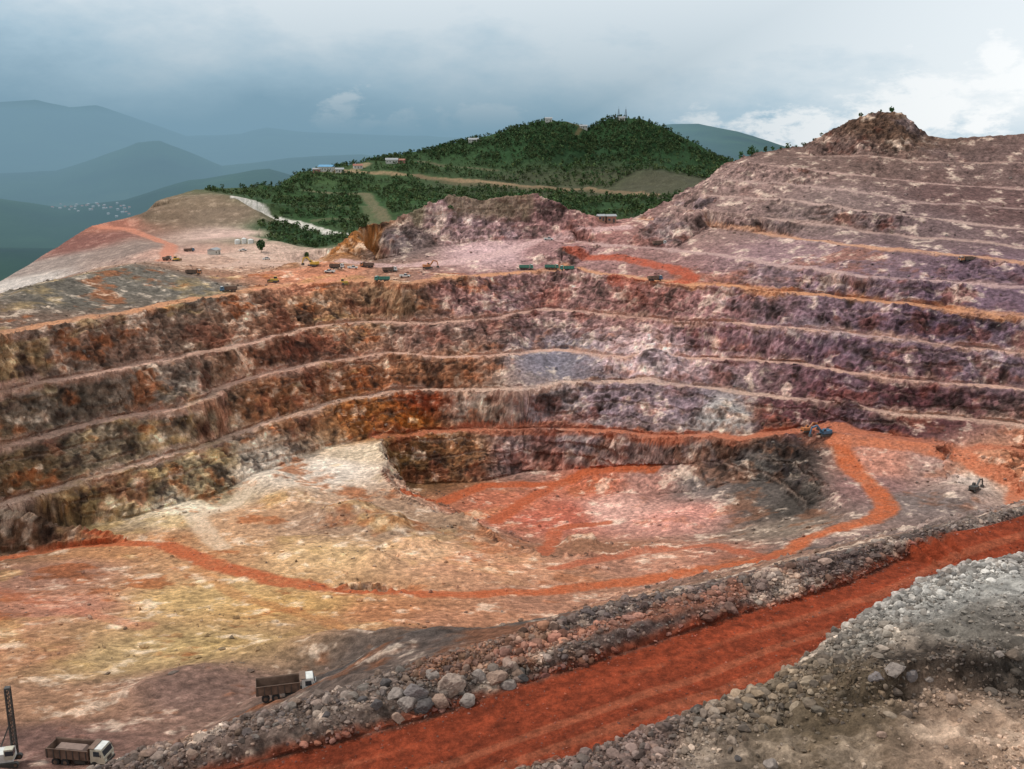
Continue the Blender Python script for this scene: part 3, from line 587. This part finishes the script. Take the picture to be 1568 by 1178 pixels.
def house(u,v,w,d,h,rot,wall_m,roof_m,name='house',y=None,base=2.5):
    b=B();b.box(-w/2,w/2,-d/2,d/2,-base,h,wall_m)
    o=len(b.v);e=.5;rh=d*.25
    b.v+=[(-w/2-e,-d/2-e,h+.005),(w/2+e,-d/2-e,h+.005),(w/2+e,d/2+e,h+.005),(-w/2-e,d/2+e,h+.005),(-w/2-e,0,h+rh),(w/2+e,0,h+rh)]
    for f in([0,1,5,4],[3,4,5,2],[0,4,3],[1,2,5],[0,3,2,1]): b.f.append([o+i for i in f]);b.m.append(b.mi(roof_m))
    n=max(2,int(w/3))
    for i in range(n):
        x=-w/2+(i+.5)*w/n
        if i==n//2: b.box(x-.5,x+.5,-d/2-.04,-d/2+.02,0,2.1,'dark_steel')
        else: b.box(x-.6,x+.6,-d/2-.04,-d/2+.02,1.0,2.1,'dark_glass')
    p=hit(u,v,Zd) if y is None else D(u,v,y);return b.done(name,p,deg(rot))
house(500,262,16,9,4,-10,'plaster','blue_roof');house(520,264,9,7,3,10,'plaster','roof_tin');house(548,258,10,8,3,15,'plaster','red_roof');house(600,250,14,8,3.5,5,'plaster','roof_tin');house(615,250,8,7,3,-10,'brick','red_roof');house(725,219,12,8,3,5,'plaster','roof_tin');house(893,199,9,6,3,8,'plaster','roof_tin');house(840,189,8,6,4,0,'plaster','roof_tin');house(485,264,8,6,3,5,'brick','roof_tin')
house(935,341,5,4,3.4,10,'brick','roof_tin');house(920,339,3.5,4,2.6,10,'brick','roof_tin');house(328,390,8,5,3,80,'plaster','roof_tin','site_office');house(952,186,7,6,3,0,'plaster','roof_tin')
def tower(u,v,h,w=1.6):
    b=B();t=.3
    c=[(-1,-1),(1,-1),(1,1),(-1,1)]
    for i,j in c: b.beam((i*w,j*w,0),(i*t,j*t,h),.14,'dark_steel',.08)
    n=int(h/2)
    for k in range(n):
        a=k/n;e=(k+1)/n;wa=w+(t-w)*a;we=w+(t-w)*e
        for q in range(4):
            i,j=c[q];i2,j2=c[(q+1)%4];b.beam((i*wa,j*wa,h*a),(i2*we,j2*we,h*e),.07,'dark_steel');b.beam((i*we,j*we,h*e),(i2*we,j2*we,h*e),.07,'dark_steel')
    b.beam((0,0,h),(0,0,h+3),.06,'dark_steel');b.done('radio_mast',hit(u,v,Zd))
tower(947,186,14);tower(958,184,11);tower(942,188,9,1.2)
def tank(u,v,r=2.5,h=3.2):
    b=B();n=20
    for (r0,z0,r1,z1) in((r,-.5,r,h),(r*1.03,h,.3,h+.7)):
        o=len(b.v)
        for rr,z in((r0,z0),(r1,z1)):
            for i in range(n): a=i*6.2832/n;b.v.append((rr*math.cos(a),rr*math.sin(a),z))
        for i in range(n): j=(i+1)%n;b.f.append([o+i,o+j,o+n+j,o+n+i]);b.m.append(b.mi('white_paint'))
        b.f.append([o+n+i for i in range(n)]);b.m.append(b.mi('white_paint'))
    b.beam((r+.1,0,0),(r+.1,0,h),.06,'dark_steel');b.done('storage_tank',hit(u,v,Zd))
tank(364,374,2.0,2.6);tank(374,373,1.7,3.2);tank(384,373,2.0,2.4)
b=B()
for k in range(42):
    u,v=random.choice([(110,322),(172,324),(190,330),(120,316),(150,320)]);p=hit(u+random.gauss(0,20),v+random.gauss(0,3),Zd)
    if p[1]<1600: continue
    w,d,h=random.uniform(7,12),random.uniform(7,10),random.uniform(3,6)
    x,y,z=p;b.box(x-w/2,x+w/2,y-d/2,y+d/2,z-8,z+h,'plaster');b.box(x-w/2-1,x+w/2+1,y-d/2-1,y+d/2+1,z+h+.01,z+h+2.5,random.choice(['red_roof','roof_tin']),2,2,4)
b.done('distant_village',(0,0,0))
print('objs',time.time()-T0)
# ---------------------------------------------------------------- haze in the valley (absorbing box, scattered light put in as its own glow)
hz=B();M['haze']=bpy.data.materials.new('valley_haze')
hz.box(-30000,900,1700,29500,-600,450,'haze');ho=hz.done('valley_haze',(0,0,0))
m=M['haze'];m.use_nodes=True;nt=m.node_tree;nt.nodes.clear()
o=nt.nodes.new('ShaderNodeOutputMaterial');ab=nt.nodes.new('ShaderNodeVolumeAbsorption');em=nt.nodes.new('ShaderNodeEmission');ad=nt.nodes.new('ShaderNodeAddShader')
SG=.00019
ab.inputs['Color'].default_value=(0,0,0,1);ab.inputs['Density'].default_value=SG
em.inputs['Color'].default_value=(.20,.335,.43,1);em.inputs['Strength'].default_value=SG  # haze brightness is emitted by the box
nt.links.new(ab.outputs[0],ad.inputs[0]);nt.links.new(em.outputs[0],ad.inputs[1]);nt.links.new(ad.outputs[0],o.inputs['Volume'])
# ---------------------------------------------------------------- world
SUN_EL=deg(52);SUN_AZ=deg(-80)
w=bpy.data.worlds.new('World');scene.world=w;w.use_nodes=True;nt=w.node_tree;nt.nodes.clear();L=nt.links.new
out=nt.nodes.new('ShaderNodeOutputWorld');bg=nt.nodes.new('ShaderNodeBackground');bg.inputs['Strength'].default_value=.1
sky=nt.nodes.new('ShaderNodeTexSky');sky.sky_type='NISHITA';sky.sun_disc=False;sky.sun_elevation=SUN_EL;sky.sun_rotation=SUN_AZ
tc=nt.nodes.new('ShaderNodeTexCoord');sep=nt.nodes.new('ShaderNodeSeparateXYZ');L(tc.outputs['Generated'],sep.inputs[0])
mp=nt.nodes.new('ShaderNodeMapping');mp.inputs['Scale'].default_value=(1,1,2.4);L(tc.outputs['Generated'],mp.inputs[0])
def wn(sc,det,ro=.55):
    n=nt.nodes.new('ShaderNodeTexNoise');n.inputs['Scale'].default_value=sc;n.inputs['Detail'].default_value=det;n.inputs['Roughness'].default_value=ro;L(mp.outputs[0],n.inputs['Vector']);return n.outputs['Fac']
def mth(op,a,b=None,c=None):
    n=nt.nodes.new('ShaderNodeMath');n.operation=op
    for i,x in enumerate((a,b,c)):
        if x is None: continue
        if isinstance(x,(int,float)): n.inputs[i].default_value=x
        else: L(x,n.inputs[i])
    return n.outputs[0]
X_,Z_=sep.outputs[0],sep.outputs[2]
na=wn(5,8,.6);nb=wn(20,9,.65)
zc=mth('MINIMUM',Z_,.15)
f=mth('MULTIPLY_ADD',zc,7.5,.10);f=mth('MULTIPLY_ADD',X_,.75,f);f=mth('ADD',f,mth('MULTIPLY_ADD',na,2.0,-.90))
rp=nt.nodes.new('ShaderNodeValToRGB');L(f,rp.inputs[0]);cr=rp.color_ramp
cr.elements[0].position=0;cr.elements[0].color=(2.6,4.1,5.4,1)
cr.elements[1].position=1;cr.elements[1].color=(8.9,9.5,9.9,1)
e=cr.elements.new(.45);e.color=(5.2,6.8,8.0,1)
def blob(u,v,rad):
    d=Vector(ray(u,v)).normalized();n=nt.nodes.new('ShaderNodeVectorMath');n.operation='DISTANCE';L(tc.outputs['Generated'],n.inputs[0]);n.inputs[1].default_value=d
    return mth('SUBTRACT',1.0,mth('DIVIDE',n.outputs['Value'],rad))
bl=None
for a in [(1368,158,.028),(1400,178,.05),(1340,190,.045),(1240,220,.05),(530,174,.028),(500,183,.022),(560,188,.02),(620,205,.03),(680,190,.022),(730,190,.035),(780,195,.03),(1440,185,.03),(1530,105,.035),(1560,115,.03),(1500,192,.035),(1180,220,.04),(1060,205,.03)]:
    x=blob(*a);bl=x if bl is None else mth('MAXIMUM',bl,x)
cm=mth('ADD',bl,mth('MULTIPLY_ADD',nb,3.4,-1.85))
mr=nt.nodes.new('ShaderNodeMapRange');mr.inputs[1].default_value=.1;mr.inputs[2].default_value=.55;mr.inputs[4].default_value=.97;mr.clamp=True;L(cm,mr.inputs[0])
mx=nt.nodes.new('ShaderNodeMix');mx.data_type='RGBA';L(mr.outputs[0],mx.inputs[0]);L(rp.outputs[0],mx.inputs[6]);mx.inputs[7].default_value=(10.4,10.6,10.7,1)
m2=nt.nodes.new('ShaderNodeMix');m2.data_type='RGBA';m2.inputs[0].default_value=.92;L(sky.outputs[0],m2.inputs[6]);L(mx.outputs[2],m2.inputs[7])
L(m2.outputs[2],bg.inputs[0]);L(bg.outputs[0],out.inputs[0])
sun=bpy.data.lights.new('sun','SUN');sun.energy=2.3;sun.angle=deg(2);sun.color=(1,.95,.88);so=bpy.data.objects.new('sun',sun);scene.collection.objects.link(so)
dv_=Vector((math.sin(SUN_AZ)*math.cos(SUN_EL),math.cos(SUN_AZ)*math.cos(SUN_EL),math.sin(SUN_EL)))
so.rotation_euler=dv_.to_track_quat('Z','Y').to_euler()
cam=bpy.data.cameras.new('camera');cam.sensor_width=36;cam.lens=F/1568*36;cam.clip_end=60000;cam.clip_start=1
co=bpy.data.objects.new('camera',cam);co.rotation_euler=(math.pi/2-PITCH,0,0);scene.collection.objects.link(co);scene.camera=co
scene.view_settings.view_transform='Standard';scene.view_settings.look='None';scene.view_settings.exposure=0
print('done',time.time()-T0)
